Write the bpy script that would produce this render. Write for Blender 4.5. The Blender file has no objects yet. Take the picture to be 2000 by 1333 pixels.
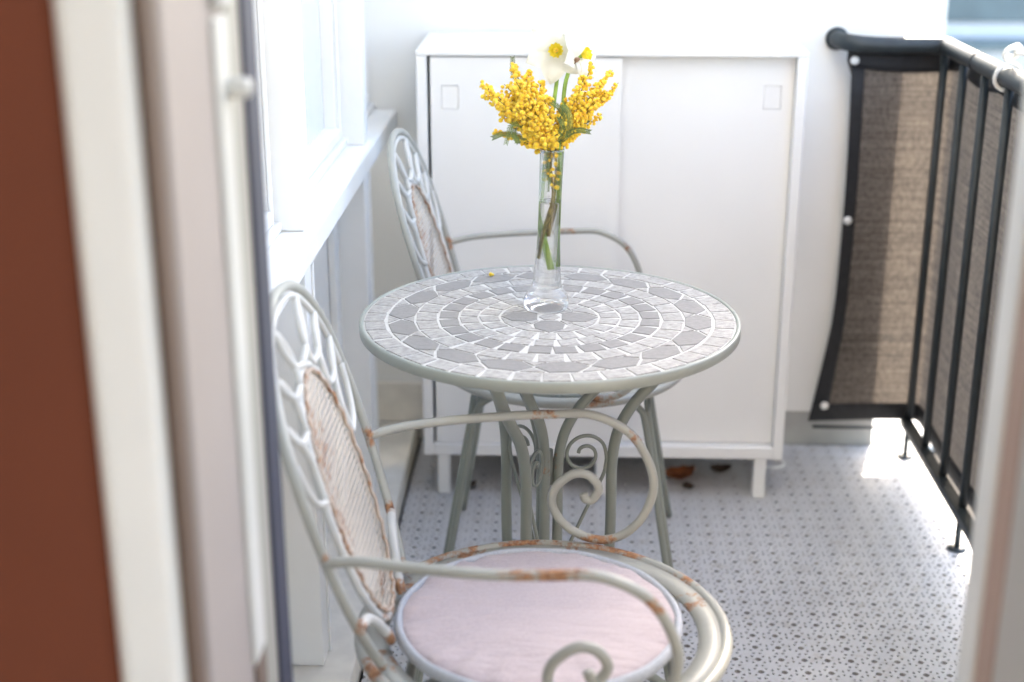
import bpy, bmesh, math, random
from mathutils import Vector, Matrix
from mathutils.geometry import delaunay_2d_cdt
rnd = random.Random(7)
R = math.radians
scene = bpy.context.scene
COL = scene.collection

# ------------------------------------------------------------------ camera
cam_d = bpy.data.cameras.new('camera'); cam = bpy.data.objects.new('camera', cam_d); COL.objects.link(cam)
cam.location = (0, 0, 1.39); cam.rotation_euler = (R(90 - 18.88), 0, R(2.05))
cam_d.sensor_width = 36.0; cam_d.lens = 50.0; cam_d.clip_start = 0.05; cam_d.clip_end = 2000
cam_d.dof.use_dof = True; cam_d.dof.focus_distance = 2.24; cam_d.dof.aperture_fstop = 2.35
scene.camera = cam
# ------------------------------------------------------------------ light
SUN_EL, SUN_AZ = 33.0, 18.0          # azimuth measured from +Y towards +X
world = bpy.data.worlds.new('World'); scene.world = world; world.use_nodes = True
wn = world.node_tree; bg = wn.nodes['Background']
sky = wn.nodes.new('ShaderNodeTexSky'); sky.sky_type = 'NISHITA'; sky.sun_disc = False
sky.sun_elevation = R(SUN_EL); sky.sun_rotation = R(SUN_AZ)
sky.air_density = 1.0; sky.dust_density = 1.8; sky.ozone_density = 1.0
wn.links.new(sky.outputs[0], bg.inputs[0]); bg.inputs[1].default_value = 0.15
sun_d = bpy.data.lights.new('sun', 'SUN'); sun_d.energy = 2.0; sun_d.angle = R(1.2); sun_d.color = (1.0, .90, .76)
sun = bpy.data.objects.new('sun', sun_d); COL.objects.link(sun)
sdir = Vector((math.sin(R(SUN_AZ)) * math.cos(R(SUN_EL)), math.cos(R(SUN_AZ)) * math.cos(R(SUN_EL)), math.sin(R(SUN_EL))))
sun.rotation_euler = sdir.to_track_quat('Z', 'Y').to_euler(); sun.location = (4, 12, 8)
vs = scene.view_settings; vs.view_transform = 'Standard'; vs.look = 'None'; vs.gamma = 1.0; vs.use_curve_mapping = False
vs.exposure = 3.0
vs.use_white_balance = True; vs.white_balance_temperature = 6900; vs.white_balance_tint = 10

# ------------------------------------------------------------------ helpers
def tag(o, label=None, cat=None, group=None, kind=None):
    if label: o['label'] = label
    if cat: o['category'] = cat
    if group: o['group'] = group
    if kind: o['kind'] = kind
    return o
def empty(name, loc=(0, 0, 0), rz=0):
    o = bpy.data.objects.new(name, None); COL.objects.link(o); o.location = loc; o.rotation_euler = (0, 0, rz)
    o.empty_display_size = .05
    return o
def link(name, me, mat=None, parent=None, loc=None):
    o = bpy.data.objects.new(name, me); COL.objects.link(o)
    if mat is not None and not me.materials: me.materials.append(mat)
    if parent is not None: o.parent = parent
    if loc is not None: o.location = loc
    return o
def mesh(name, V, Fc, smooth=False):
    me = bpy.data.meshes.new(name); me.from_pydata([tuple(v) for v in V], [], Fc); me.update()
    if smooth: me.polygons.foreach_set('use_smooth', [True] * len(me.polygons))
    return me
def frm(name, bm, smooth=False):
    bmesh.ops.recalc_face_normals(bm, faces=bm.faces)
    me = bpy.data.meshes.new(name); bm.to_mesh(me); bm.free()
    if smooth: me.polygons.foreach_set('use_smooth', [True] * len(me.polygons))
    return me
def bx(bm, x0, x1, y0, y1, z0, z1, bev=.002, seg=1):
    r = bmesh.ops.create_cube(bm, size=1.0)
    for v in r['verts']:
        v.co = Vector((x0 + (v.co.x + .5) * (x1 - x0), y0 + (v.co.y + .5) * (y1 - y0), z0 + (v.co.z + .5) * (z1 - z0)))
    if bev > 0:
        es = set(e for v in r['verts'] for e in v.link_edges)
        bmesh.ops.bevel(bm, geom=list(es), offset=bev, segments=seg, affect='EDGES', profile=.5)
def box(name, x0, x1, y0, y1, z0, z1, mat, parent=None, bev=.002, seg=1):
    bm = bmesh.new(); bx(bm, x0, x1, y0, y1, z0, z1, bev, seg)
    return link(name, frm(name, bm), mat, parent)
def crom(P, n=8, closed=False):
    P = [Vector(p) for p in P]; out = []; m = len(P)
    rng = m if closed else m - 1
    for i in range(rng):
        if closed: a, b, c, d = P[(i - 1) % m], P[i], P[(i + 1) % m], P[(i + 2) % m]
        else:
            b, c = P[i], P[i + 1]; a = P[i - 1] if i else b * 2 - c; d = P[i + 2] if i + 2 < m else c * 2 - b
        for k in range(n):
            t = k / n; t2 = t * t; t3 = t2 * t
            out.append(.5 * ((2 * b) + (c - a) * t + (2 * a - 5 * b + 4 * c - d) * t2 + (3 * b - a - 3 * c + d) * t3))
    if not closed: out.append(P[-1].copy())
    return out
def tube_into(V, Fc, P, r, seg=10, closed=False, cap=True, flat=None):
    """sweep a circle (radius r: number or function of 0..1) along P; flat=(sx,sy) squashes the section"""
    n = len(P); base = len(V); up = None
    for i in range(n):
        if closed: t = (P[(i + 1) % n] - P[i - 1])
        else: t = P[min(i + 1, n - 1)] - P[max(i - 1, 0)]
        t = t.normalized()
        if up is None:
            up = Vector((0, 0, 1)) if abs(t.z) < .9 else Vector((1, 0, 0))
        a = t.cross(up)
        if a.length < 1e-6: a = t.orthogonal()
        a.normalize(); b = a.cross(t).normalized(); up = b
        rr = r(i / max(1, n - 1)) if callable(r) else r
        for k in range(seg):
            an = 2 * math.pi * k / seg
            V.append(P[i] + a * (math.cos(an) * rr * (flat[0] if flat else 1)) + b * (math.sin(an) * rr * (flat[1] if flat else 1)))
    for i in range(n if closed else n - 1):
        j = (i + 1) % n
        for k in range(seg):
            l = (k + 1) % seg
            Fc.append((base + i * seg + k, base + i * seg + l, base + j * seg + l, base + j * seg + k))
    if cap and not closed:
        Fc.append(tuple(base + k for k in reversed(range(seg))))
        Fc.append(tuple(base + (n - 1) * seg + k for k in range(seg)))
def tube(name, P, r, mat, parent=None, seg=10, closed=False, flat=None):
    V, Fc = [], []; tube_into(V, Fc, [Vector(p) for p in P], r, seg, closed, True, flat)
    return link(name, mesh(name, V, Fc, True), mat, parent)
def tubes(name, paths, mat, parent=None, seg=10, flat=None):
    V, Fc = [], []
    for P, r, c in paths: tube_into(V, Fc, [Vector(p) for p in P], r, seg, c, True, flat)
    return link(name, mesh(name, V, Fc, True), mat, parent)
def lathe_me(name, prof, seg=40, smooth=True, closed=False):
    V, Fc = [], []
    for (r, z) in prof:
        for k in range(seg):
            a = 2 * math.pi * k / seg; V.append((r * math.cos(a), r * math.sin(a), z))
    n = len(prof)
    for i in range(n if closed else n - 1):
        j = (i + 1) % n
        for k in range(seg):
            l = (k + 1) % seg; Fc.append((i * seg + k, i * seg + l, j * seg + l, j * seg + k))
    if not closed:
        if prof[0][0] > 1e-5: Fc.append(tuple(reversed(range(seg))))
        if prof[-1][0] > 1e-5: Fc.append(tuple((n - 1) * seg + k for k in range(seg)))
    bm = bmesh.new(); me = mesh(name, V, Fc); bm.from_mesh(me); bmesh.ops.remove_doubles(bm, verts=bm.verts, dist=1e-6)
    bmesh.ops.recalc_face_normals(bm, faces=bm.faces); bm.to_mesh(me); bm.free()
    if smooth: me.polygons.foreach_set('use_smooth', [True] * len(me.polygons))
    return me
def copy_tree(o, parent=None):
    c = o.copy(); COL.objects.link(c)
    if parent is not None: c.parent = parent
    for ch in list(o.children): copy_tree(ch, c)
    return c
def rust_attr(o, pts, rad):
    """float attribute 'rust' from distance to joints in the object's own space"""
    me = o.data; at = me.attributes.new('rust', 'FLOAT', 'POINT')
    vals = []
    for v in me.vertices:
        d = min(((v.co - Vector(p)).length / q for p, q in pts), default=9)
        vals.append(max(0.0, 1 - d))
    at.data.foreach_set('value', vals)

def inw(o, p): o.parent = p; o.matrix_parent_inverse = Matrix.Translation(-Vector(p.location)); return o
# ------------------------------------------------------------------ materials
class NT:
    def __init__(s, name):
        s.m = bpy.data.materials.new(name); s.m.use_nodes = True; s.t = s.m.node_tree
        s.b = s.t.nodes['Principled BSDF']; s.o = s.t.nodes['Material Output']
    def n(s, typ, **k):
        x = s.t.nodes.new(typ)
        for a, v in k.items():
            if a.startswith('i_'): x.inputs[a[2:].replace('_', ' ')].default_value = v
            else: setattr(x, a, v)
        return x
    def l(s, a, b): s.t.links.new(a, b)
    def noise(s, scale, detail=3, vec=None, rough=.5, obj=True):
        if vec is None:
            tc = s.n('ShaderNodeTexCoord'); vec = tc.outputs['Object']
        x = s.n('ShaderNodeTexNoise'); x.inputs['Scale'].default_value = scale; x.inputs['Detail'].default_value = detail
        x.inputs['Roughness'].default_value = rough; s.l(vec, x.inputs['Vector']); return x
    def ramp(s, fac, stops):
        x = s.n('ShaderNodeValToRGB'); e = x.color_ramp.elements
        while len(e) < len(stops): e.new(.5)
        for q, (p, c) in zip(e, stops): q.position = p; q.color = (c[0], c[1], c[2], 1) if not isinstance(c, float) else (c, c, c, 1)
        s.l(fac, x.inputs[0]); return x
    def mix(s, fac, a, b):
        x = s.n('ShaderNodeMix', data_type='RGBA')
        for sock, v in ((x.inputs[0], fac), (x.inputs[6], a), (x.inputs[7], b)):
            if hasattr(v, 'is_output'): s.l(v, sock)
            elif isinstance(v, (int, float)): sock.default_value = v
            else: sock.default_value = (v[0], v[1], v[2], 1)
        return x.outputs[2]
    def bump(s, h, strength=.2, dist=.001):
        x = s.n('ShaderNodeBump'); x.inputs['Strength'].default_value = strength; x.inputs['Distance'].default_value = dist
        s.l(h, x.inputs['Height']); s.l(x.outputs[0], s.b.inputs['Normal'])
    def col(s, c): 
        if hasattr(c, 'is_output'): s.l(c, s.b.inputs['Base Color'])
        else: s.b.inputs['Base Color'].default_value = (c[0], c[1], c[2], 1)
    def rough(s, r):
        if hasattr(r, 'is_output'): s.l(r, s.b.inputs['Roughness'])
        else: s.b.inputs['Roughness'].default_value = r
def paint(name, c, rough=.45, var=.06, scale=6, bump=.06, bscale=120):
    m = NT(name); nz = m.noise(scale, 4)
    d = tuple(max(0, k * (1 - var * 2)) for k in c); e = tuple(min(1, k * (1 + var)) for k in c)
    m.col(m.ramp(nz.outputs[0], [(.3, d), (.7, e)]).outputs[0]); m.rough(rough)
    if bump: m.bump(m.noise(bscale, 3).outputs[0], bump, .002)
    return m.m
def rusty(name, c, base=.0, rough=.45):
    m = NT(name); at = m.n('ShaderNodeAttribute', attribute_name='rust')
    nz = m.noise(70, 5, rough=.65); nz2 = m.noise(14, 3)
    a = m.n('ShaderNodeMath', operation='MULTIPLY_ADD'); m.l(at.outputs['Fac'], a.inputs[0]); a.inputs[1].default_value = .36; m.l(nz.outputs[0], a.inputs[2])
    b = m.n('ShaderNodeMath', operation='MULTIPLY_ADD'); m.l(nz2.outputs[0], b.inputs[0]); b.inputs[1].default_value = .30; m.l(a.outputs[0], b.inputs[2])
    msk = m.ramp(b.outputs[0], [(.83 - base, 0.0), (.97 - base, 1.0)])
    rc = m.ramp(m.noise(160, 4).outputs[0], [(.3, (.17, .075, .04)), (.55, (.34, .17, .085)), (.8, (.48, .29, .16))])
    pc = m.ramp(m.noise(9, 4).outputs[0], [(.3, tuple(k * .88 for k in c)), (.7, tuple(k * 1.08 for k in c))])
    m.col(m.mix(msk.outputs[0], pc.outputs[0], rc.outputs[0]))
    m.rough(m.ramp(msk.outputs[0], [(0, rough), (1, .9)]).outputs[0])
    m.bump(b.outputs[0], .25, .001)
    return m.m
M = {}
M['white'] = paint('white_paint', (.80, .80, .785), .42, .02, 5, .05, 60)
M['white_wall'] = paint('white_render', (.80, .80, .78), .8, .025, 3, .18, 90)
M['cab_white'] = paint('white_powder_coat', (.80, .80, .79), .38, .025, 2.2, .03, 300)
M['plinth'] = paint('pale_stone', (.74, .71, .65), .75, .05, 22, .15, 180)
M['grey_base'] = paint('grey_base', (.36, .36, .35), .8, .06, 12, .2, 90)
M['slab'] = paint('concrete', (.05, .042, .035), .9, .12, 8, .3, 60)
M['ground'] = paint('pale_ground', (.42, .39, .34), .9, .12, .3, .1, 4)
M['red_wall'] = paint('red_brown_wall', (.150, .035, .0125), .75, .05, 3, .1, 120)
M['green'] = rusty('grey_green_metal', (.225, .245, .215), -.05, .4)
M['rim'] = rusty('rim_paint', (.29, .31, .275), -.2, .4)
M['chair'] = rusty('pale_grey_green_metal', (.345, .345, .308), -.01, .42)
M['chair_white'] = rusty('white_chair_metal', (.54, .535, .505), .01, .5)
M['panel'] = rusty('rusty_panel', (.57, .49, .40), -.07, .6)
M['rustwire'] = rusty('rusty_wire', (.45, .36, .29), .2, .7)
M['rail'] = paint('dark_rail_paint', (.020, .028, .032), .48, .15, 30, .08, 100)
M['black'] = paint('black_tape', (.012, .013, .016), .7, .2, 60, .1, 300)
M['plastic'] = paint('white_plastic', (.78, .78, .76), .4, .02)
M['reveal'] = paint('shade_toned_reveal', (.30, .265, .25), .6, .03, 4)  # the reveal's shade is put into this darker mauve-grey colour
M['groove'] = paint('brown_seal', (.13, .09, .07), .7, .05)
M['gasket'] = paint('navy_gasket', (.03, .035, .06), .6, .05)
M['steel'] = paint('lock_steel', (.55, .55, .52), .35, .04); 
M['pinkwood'] = paint('pinkish_wood', (.46, .32, .26), .5, .06, 6)
M['rope'] = paint('white_rope', (.78, .77, .72), .8, .05, 200, .5, 700)
M['leaf_dead'] = paint('dead_leaf', (.28, .09, .03), .8, .3, 40, .3, 200)
M['leaf_dark'] = paint('dark_dead_leaf', (.06, .035, .02), .8, .3, 40, .3, 200)
M['stem'] = paint('green_stem', (.26, .43, .08), .45, .15, 40, .1, 200)
M['leaf'] = paint('mimosa_leaf', (.15, .22, .06), .55, .25, 60, .2, 300)
M['twig'] = paint('mimosa_twig', (.24, .19, .05), .7, .3, 90, .5, 400)
M['spathe'] = paint('papery_brown', (.30, .19, .12), .8, .2, 90, .3, 300)
M['bgwall'] = paint('pale_blue_facade', (.55, .60, .66), .8, .05, .8)
M['bgdark'] = paint('teal_shutter', (.10, .15, .17), .5, .15, 2)
M['bgwhite'] = paint('white_facade', (.80, .79, .75), .8, .03, 1)

m = NT('grout'); m.col(m.ramp(m.noise(200, 3).outputs[0], [(.3, (.50, .485, .455)), (.7, (.61, .595, .56))]).outputs[0]); m.rough(.85); m.bump(m.noise(500, 3).outputs[0], .3, .001); M['grout'] = m.m
def tilemat(name, c, speck):
    m = NT(name); oi = m.n('ShaderNodeObjectInfo')
    v = m.ramp(oi.outputs['Random'], [(0, tuple(k * .93 for k in c)), (1, tuple(min(1, k * 1.07) for k in c))])
    tc = m.n('ShaderNodeTexCoord'); mp = m.n('ShaderNodeMapping'); mp.inputs['Scale'].default_value = (1, 2.6, 1); m.l(tc.outputs['Object'], mp.inputs[0])
    a = m.noise(90, 5, mp.outputs[0], .7); bb = m.noise(220, 3, mp.outputs[0], .6)
    f = m.ramp(a.outputs[0], [(.40, 1.0), (.56, .0)]) if False else m.ramp(a.outputs[0], [(.36, 0.0), (.62, 1.0)])
    c1 = m.mix(f.outputs[0], tuple(k * speck for k in c), v.outputs[0])
    g = m.ramp(bb.outputs[0], [(.28, 0.0), (.36, 1.0)])
    m.col(m.mix(g.outputs[0], tuple(k * speck * .62 for k in c), c1)); m.rough(.68); m.bump(bb.outputs[0], .25, .001)
    return m.m
M['tile_light'] = tilemat('light_stone_tile', (.45, .425, .395), .52)
M['tile_dark'] = tilemat('grey_stone_tile', (.265, .25, .235), .80)

m = NT('deck_plastic'); ge = m.n('ShaderNodeNewGeometry'); nz = m.noise(2.6, 5, ge.outputs['Position'], .65); nz2 = m.noise(26, 4, ge.outputs['Position'], .7)
c0 = m.ramp(nz.outputs[0], [(.3, (.47, .47, .48)), (.7, (.565, .565, .575))]); st_ = m.ramp(nz2.outputs[0], [(.30, (.70, .64, .56)), (.46, (1., 1., 1.))])
mm = m.n('ShaderNodeMix', data_type='RGBA', blend_type='MULTIPLY'); mm.inputs[0].default_value = .55; m.l(c0.outputs[0], mm.inputs[6]); m.l(st_.outputs[0], mm.inputs[7])
m.col(mm.outputs[2]); m.rough(.55); m.bump(nz2.outputs[0], .06, .003); M['deck'] = m.m

m = NT('glass'); m.b.inputs['Transmission Weight'].default_value = 1; m.rough(.0); m.b.inputs['IOR'].default_value = 1.40; m.col((1, 1, 1)); M['glass'] = m.m
g_t = m.n('ShaderNodeBsdfTransparent'); g_m = m.n('ShaderNodeMixShader'); g_m.inputs[0].default_value = .30
m.l(m.b.outputs[0], g_m.inputs[1]); m.l(g_t.outputs[0], g_m.inputs[2]); m.l(g_m.outputs[0], m.o.inputs[0])
m = NT('water'); m.b.inputs['Transmission Weight'].default_value = 1; m.rough(.0); m.b.inputs['IOR'].default_value = 1.333; m.col((.99, 1, .99)); M['water'] = m.m
# window pane: obscured, pale frosted glass
m = NT('frosted_pane'); m.col((.60, .63, .63)); m.rough(.12); m.b.inputs['IOR'].default_value = 1.5; m.b.inputs['Coat Weight'].default_value = .5; m.b.inputs['Coat Roughness'].default_value = .04; M['pane'] = m.m
# shade cloth
m = NT('shade_cloth')
tc = m.n('ShaderNodeTexCoord'); mp = m.n('ShaderNodeMapping'); mp.inputs['Scale'].default_value = (3, 3, 120); m.l(tc.outputs['Object'], mp.inputs[0])
n1 = m.noise(1.6, 5, mp.outputs[0], .6)
mp2 = m.n('ShaderNodeMapping'); mp2.inputs['Scale'].default_value = (90, 90, 60); m.l(tc.outputs['Object'], mp2.inputs[0]); n2 = m.noise(1.4, 3, mp2.outputs[0], .6)
ad = m.n('ShaderNodeMath', operation='MULTIPLY'); m.l(n1.outputs[0], ad.inputs[0]); m.l(n2.outputs[0], ad.inputs[1])
cl = m.ramp(ad.outputs[0], [(.12, (.062, .051, .043)), (.26, (.128, .109, .094)), (.42, (.205, .178, .155))])
m.col(cl.outputs[0]); m.rough(.85); m.bump(ad.outputs[0], .6, .002)
tr = m.n('ShaderNodeBsdfTranslucent'); m.l(cl.outputs[0], tr.inputs[0])
mx = m.n('ShaderNodeMixShader'); mx.inputs[0].default_value = .24; m.l(m.b.outputs[0], mx.inputs[1]); m.l(tr.outputs[0], mx.inputs[2])
tp = m.n('ShaderNodeBsdfTransparent'); mx2 = m.n('ShaderNodeMixShader')
hol = m.ramp(ad.outputs[0], [(.14, .03), (.28, .0)]); m.l(hol.outputs[0], mx2.inputs[0])
m.l(mx.outputs[0], mx2.inputs[1]); m.l(tp.outputs[0], mx2.inputs[2]); m.l(mx2.outputs[0], m.o.inputs[0]); M['cloth'] = m.m
# petals
def petalmat(name, c, tcol, w=.35):
    m = NT(name); m.col(m.ramp(m.noise(60, 3).outputs[0], [(.3, tuple(k * .95 for k in c)), (.7, c)]).outputs[0]); m.rough(.6)
    t = m.n('ShaderNodeBsdfTranslucent'); t.inputs[0].default_value = (*tcol, 1)
    x = m.n('ShaderNodeMixShader'); x.inputs[0].default_value = w; m.l(m.b.outputs[0], x.inputs[1]); m.l(t.outputs[0], x.inputs[2]); m.l(x.outputs[0], m.o.inputs[0]); return m.m
M['petal'] = petalmat('white_petal', (.80, .80, .74), (.80, .80, .72))
M['corona'] = petalmat('yellow_corona', (.80, .66, .05), (.8, .6, .03), .3)
m = NT('mimosa_ball'); oi = m.noise(130, 2); m.col(m.ramp(oi.outputs[0], [(.28, (.78, .38, .015)), (.5, (.88, .61, .03)), (.72, (.90, .70, .09))]).outputs[0]); m.rough(.85)
m.b.inputs['Sheen Weight'].default_value = .3; m.bump(m.noise(1100, 2).outputs[0], .6, .001); M['ball'] = m.m
# cushion fabric
m = NT('pink_cotton'); nz = m.noise(240, 4, rough=.7); n2 = m.noise(12, 3)
m.col(m.mix(m.ramp(nz.outputs[0], [(.3, 0.0), (.7, 1.0)]).outputs[0], m.ramp(n2.outputs[0], [(.3, (.37, .30, .305)), (.7, (.43, .35, .35))]).outputs[0], (.49, .41, .41)))
m.rough(.9); m.b.inputs['Sheen Weight'].default_value = .25
tc = m.n('ShaderNodeTexCoord'); mp = m.n('ShaderNodeMapping'); mp.inputs['Scale'].default_value = (5, 17, 5); mp.inputs['Rotation'].default_value = (0, 0, .25); m.l(tc.outputs['Object'], mp.inputs[0])
cr = m.noise(1.6, 3, mp.outputs[0], .5); hs = m.n('ShaderNodeMath', operation='MULTIPLY_ADD'); m.l(cr.outputs[0], hs.inputs[0]); hs.inputs[1].default_value = 3.2
sc_ = m.n('ShaderNodeMath', operation='MULTIPLY'); m.l(nz.outputs[0], sc_.inputs[0]); sc_.inputs[1].default_value = .12; m.l(sc_.outputs[0], hs.inputs[2])
m.bump(hs.outputs[0], .7, .004); M['pink'] = m.m
m = NT('grey_piping'); nz = m.noise(300, 3); m.col(m.ramp(nz.outputs[0], [(.3, (.36, .375, .40)), (.7, (.46, .475, .50))]).outputs[0]); m.rough(.8); M['piping'] = m.m

# ================================================================== SETTING
# street level far below, reaching the horizon
g = link('ground', mesh('ground', [(-600, -600, -6.5), (600, -600, -6.5), (600, 1200, -6.5), (-600, 1200, -6.5)], [(0, 1, 2, 3)]), M['ground']); tag(g, kind='structure')
# balcony slab with perforated deck tiles laid on it
floor = box('balcony_floor', -.80, .955, 1.10, 3.60, -.22, -.018, M['slab'], bev=.004); tag(floor, kind='structure')
rf = box('room_floor', -2.6, .9, -2.4, 1.096, -.22, -.002, paint('oak_floor', (.38, .32, .26), .4, .15, 5), bev=0); tag(rf, kind='structure')
rmw = paint('room_wall_paint', (.68, .64, .58), .8, .02)
tag(box('room_ceiling', -2.6, .9, -2.4, .998, 2.62, 2.75, rmw, bev=0), kind='structure')
rs = empty('room_wall', (.9, -.7, 0)); tag(rs, 'cream walls of the room round the balcony door', 'wall')
for q in ((-2.7, -2.601, -2.4, 1.0, -.002, 2.62), (-2.6, .9, -2.5, -2.402, -.002, 2.62), (.8, .9, -2.4, -2.2, -.002, 2.62), (.8, .9, .35, .998, -.002, 2.62), (.8, .9, -2.199, .349, -.002, .30), (.8, .9, -2.199, .349, 2.4, 2.62)):
    inw(box('wall_panel', *q, rmw, bev=0), rs)
cp = box('added_bright_slab', .784, .955, 3.3, 3.6, -.0175, -.004, M['bgwhite'], None, .003); cp.parent = floor  # pale slab added past the wall end so the sunlit gap looks bright
CELL, NC, X0, Y0 = .042, 6, -.346, 1.275
def cell_mesh():
    """one cell: eight wedge holes round a star, a quarter of the square hole at each corner"""
    h = .155
    out = []
    for (cx, cy, sx, sy) in ((0, 0, 1, 1), (1, 0, -1, 1), (1, 1, -1, -1), (0, 1, 1, -1)):
        q = [(cx, cy + sy * h), (cx + sx * h * .62, cy + sy * h * .62), (cx + sx * h, cy)]
        if sx * sy < 0: q.reverse()
        out += q
    holes = []
    for k in range(8):
        a = k * math.pi / 4; ca, sa = math.cos(a), math.sin(a)
        tri = []
        for (u, v) in ((.255, 0), (.418, .080), (.418, -.080)):
            tri.append((.5 + u * ca - v * sa, .5 + u * sa + v * ca))
        holes.append(tri)
    pts = list(out); edges = [(i, (i + 1) % len(out)) for i in range(len(out))]
    for t in holes:
        b = len(pts); pts += t; edges += [(b, b + 1), (b + 1, b + 2), (b + 2, b)]
    r = delaunay_2d_cdt([Vector(p) for p in pts], edges, [], 0, 1e-6)
    vs_, fs = r[0], r[2]
    def inpoly(p, poly):
        c = False; j = len(poly) - 1
        for i in range(len(poly)):
            if (poly[i][1] > p[1]) != (poly[j][1] > p[1]) and p[0] < (poly[j][0] - poly[i][0]) * (p[1] - poly[i][1]) / (poly[j][1] - poly[i][1]) + poly[i][0]: c = not c
            j = i
        return c
    keep = []
    for f in fs:
        c = [sum(vs_[i][k] for i in f) / 3 for k in (0, 1)]
        if inpoly(c, out) and not any(inpoly(c, t) for t in holes): keep.append(tuple(f))
    loops = [t for t in holes] + [out]
    return [tuple(v) for v in vs_], keep, holes, out
cv, cf, choles, cout = cell_mesh()
V, Fc = [], []
gap = .00008; tw = CELL * NC
for i in range(NC):
    for j in range(NC):
        b = len(V)
        def P(p, z): return (min(max((p[0] + i) * CELL, gap), tw - gap), min(max((p[1] + j) * CELL, gap), tw - gap), z)
        V += [P(p, 0) for p in cv]; Fc += [tuple(b + k for k in f) for f in cf]
        for loop in choles + [cout]:
            n = len(loop)
            for k in range(n):
                a, c = loop[k], loop[(k + 1) % n]
                if loop is cout and (k % 3 == 2): continue
                b2 = len(V); V += [P(a, 0), P(c, 0), P(c, -.006), P(a, -.006)]; Fc.append((b2, b2 + 1, b2 + 2, b2 + 3))
b = len(V)
deck_me = mesh('deck_tile', V, Fc)
for i in range(5):
    for j in range(8):
        t = link('deck_tile', deck_me, M['deck'], floor, (X0 + i * tw, Y0 + j * tw, 0))

# ---- wall with the balcony door (the room side is red-brown)
dw = empty('door_wall', (-.9, 1.15, 0)); tag(dw, 'red-brown room wall at the left of the balcony door', 'wall')
def _inw(o, p): o.parent = p; o.matrix_parent_inverse = Matrix.Translation(-Vector(p.location)); return o
inw(box('plaster', -2.6, -.3535, 1.00, 1.30, -.002, 2.9, M['red_wall'], bev=.003), dw)
inw(box('outer_skin', -2.6, -.352, 1.303, 1.325, -.016, 5.6, M['white_wall'], bev=.002), dw)
inw(box('lintel', -.349, .9, 1.00, 1.325, 2.2, 5.6, M['white_wall'], bev=.003), dw)
inw(box('plaster', .622, .9, 1.00, 1.325, -.002, 2.197, M['red_wall'], bev=.003), dw)
# door frame, left jamb: profiles stepping towards the opening
jf = empty('door_frame', (-.31, 1.0, 0)); tag(jf, 'white door frame with steel lock strip on its shade-toned reveal', 'door frame')
inw(box('casing', -.3535, -.2985, .985, 1.06, 0, 2.197, M['white'], bev=.012, seg=4), jf)
inw(box('seal', -.298, -.288, .990, 1.012, 0, 2.197, M['groove'], bev=.001), jf)
inw(box('reveal', -.298, -.285, 1.0125, 1.322, 0, 2.197, M['reveal'], bev=.002), jf)
for z0, z1 in ((.0, .595), (.67, 1.265), (1.36, 2.19)):
    inw(box('lock_strip', -.2855, -.2805, 1.155, 1.198, z0, z1, M['steel'], bev=.0015), jf)
inw(box('inner_stop', -.2855, -.2825, 1.202, 1.248, 0, 2.197, paint('olive_grey', (.30, .29, .255), .6, .03), bev=.001), jf)
inw(box('gasket', -.2855, -.281, 1.262, 1.312, 0, 2.197, M['gasket'], bev=.001), jf)
for z in (1.205,):
    me = lathe_me('roller_bolt', [(0, -.012), (.007, -.012), (.009, -.008), (.009, .008), (.007, .012), (0, .012)], 20)
    o = link('roller_bolt', me, M['steel']); o.rotation_euler = (0, R(90), 0); o.location = (-.274, 1.19, z); inw(o, jf)
inw(box('latch_plate', -.2855, -.2812, 1.160, 1.196, .60, .664, M['groove'], bev=.001), jf)
for z in (1.285, 1.315, 1.345):
    inw(box('keeper', -.2855, -.275, 1.158, 1.200, z - .012, z + .010, M['steel'], bev=.003), jf)
# right jamb
rj = empty('door_jamb', (.40, 1.1, 0)); tag(rj, 'white door post edged with pinkish wood beside the railing', 'door frame')
inw(box('post_edge', 0.3860, .62, 1.166, 1.215, 0, 2.197, M['white'], bev=.004, seg=2), rj)
inw(box('wood_strip', 0.3875, .62, 1.118, 1.164, 0, 2.197, M['pinkwood'], bev=.003), rj)
inw(box('jamb', 0.3860, .62, .985, 1.116, 0, 2.197, paint('grey_jamb', (.50, .48, .455), .5, .03), bev=.006, seg=2), rj)

# ---- left facade: white window wall with sill, posts, panels, plinth
fw = empty('window_wall', (-.5, 2.3, 0)); tag(fw, 'white timber window wall with frosted panes and deep sill', 'window wall')
inw(box('plinth', -.70, -.353, 1.33, 3.292, -.017, .05, M['plinth'], bev=.004, seg=2), fw)
inw(box('sill', -.470, -.386, 1.33, 3.292, .787, .831, M['white'], bev=.005, seg=2), fw)
inw(box('sill_nosing', -.470, -.437, 1.33, 3.292, .8315, .846, M['white'], bev=.004, seg=2), fw)
POST = ((2.150, 2.210), (2.850, 2.912))
for (a, c) in POST:
    inw(box('post', -.490, -.4045, a, c, .0505, .7865, M['white'], bev=.003, seg=2), fw)
    inw(box('mullion', -.480, -.402, a, c, .8313, 2.6, M['white'], bev=.003, seg=2), fw)
    inw(box('post_bead', -.4045, -.400, c - .010, c - .003, .0505, .7865, M['white'], bev=.001), fw)
BAY = ((1.33, 2.1495), (2.2105, 2.8495), (2.9125, 3.292))
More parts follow.
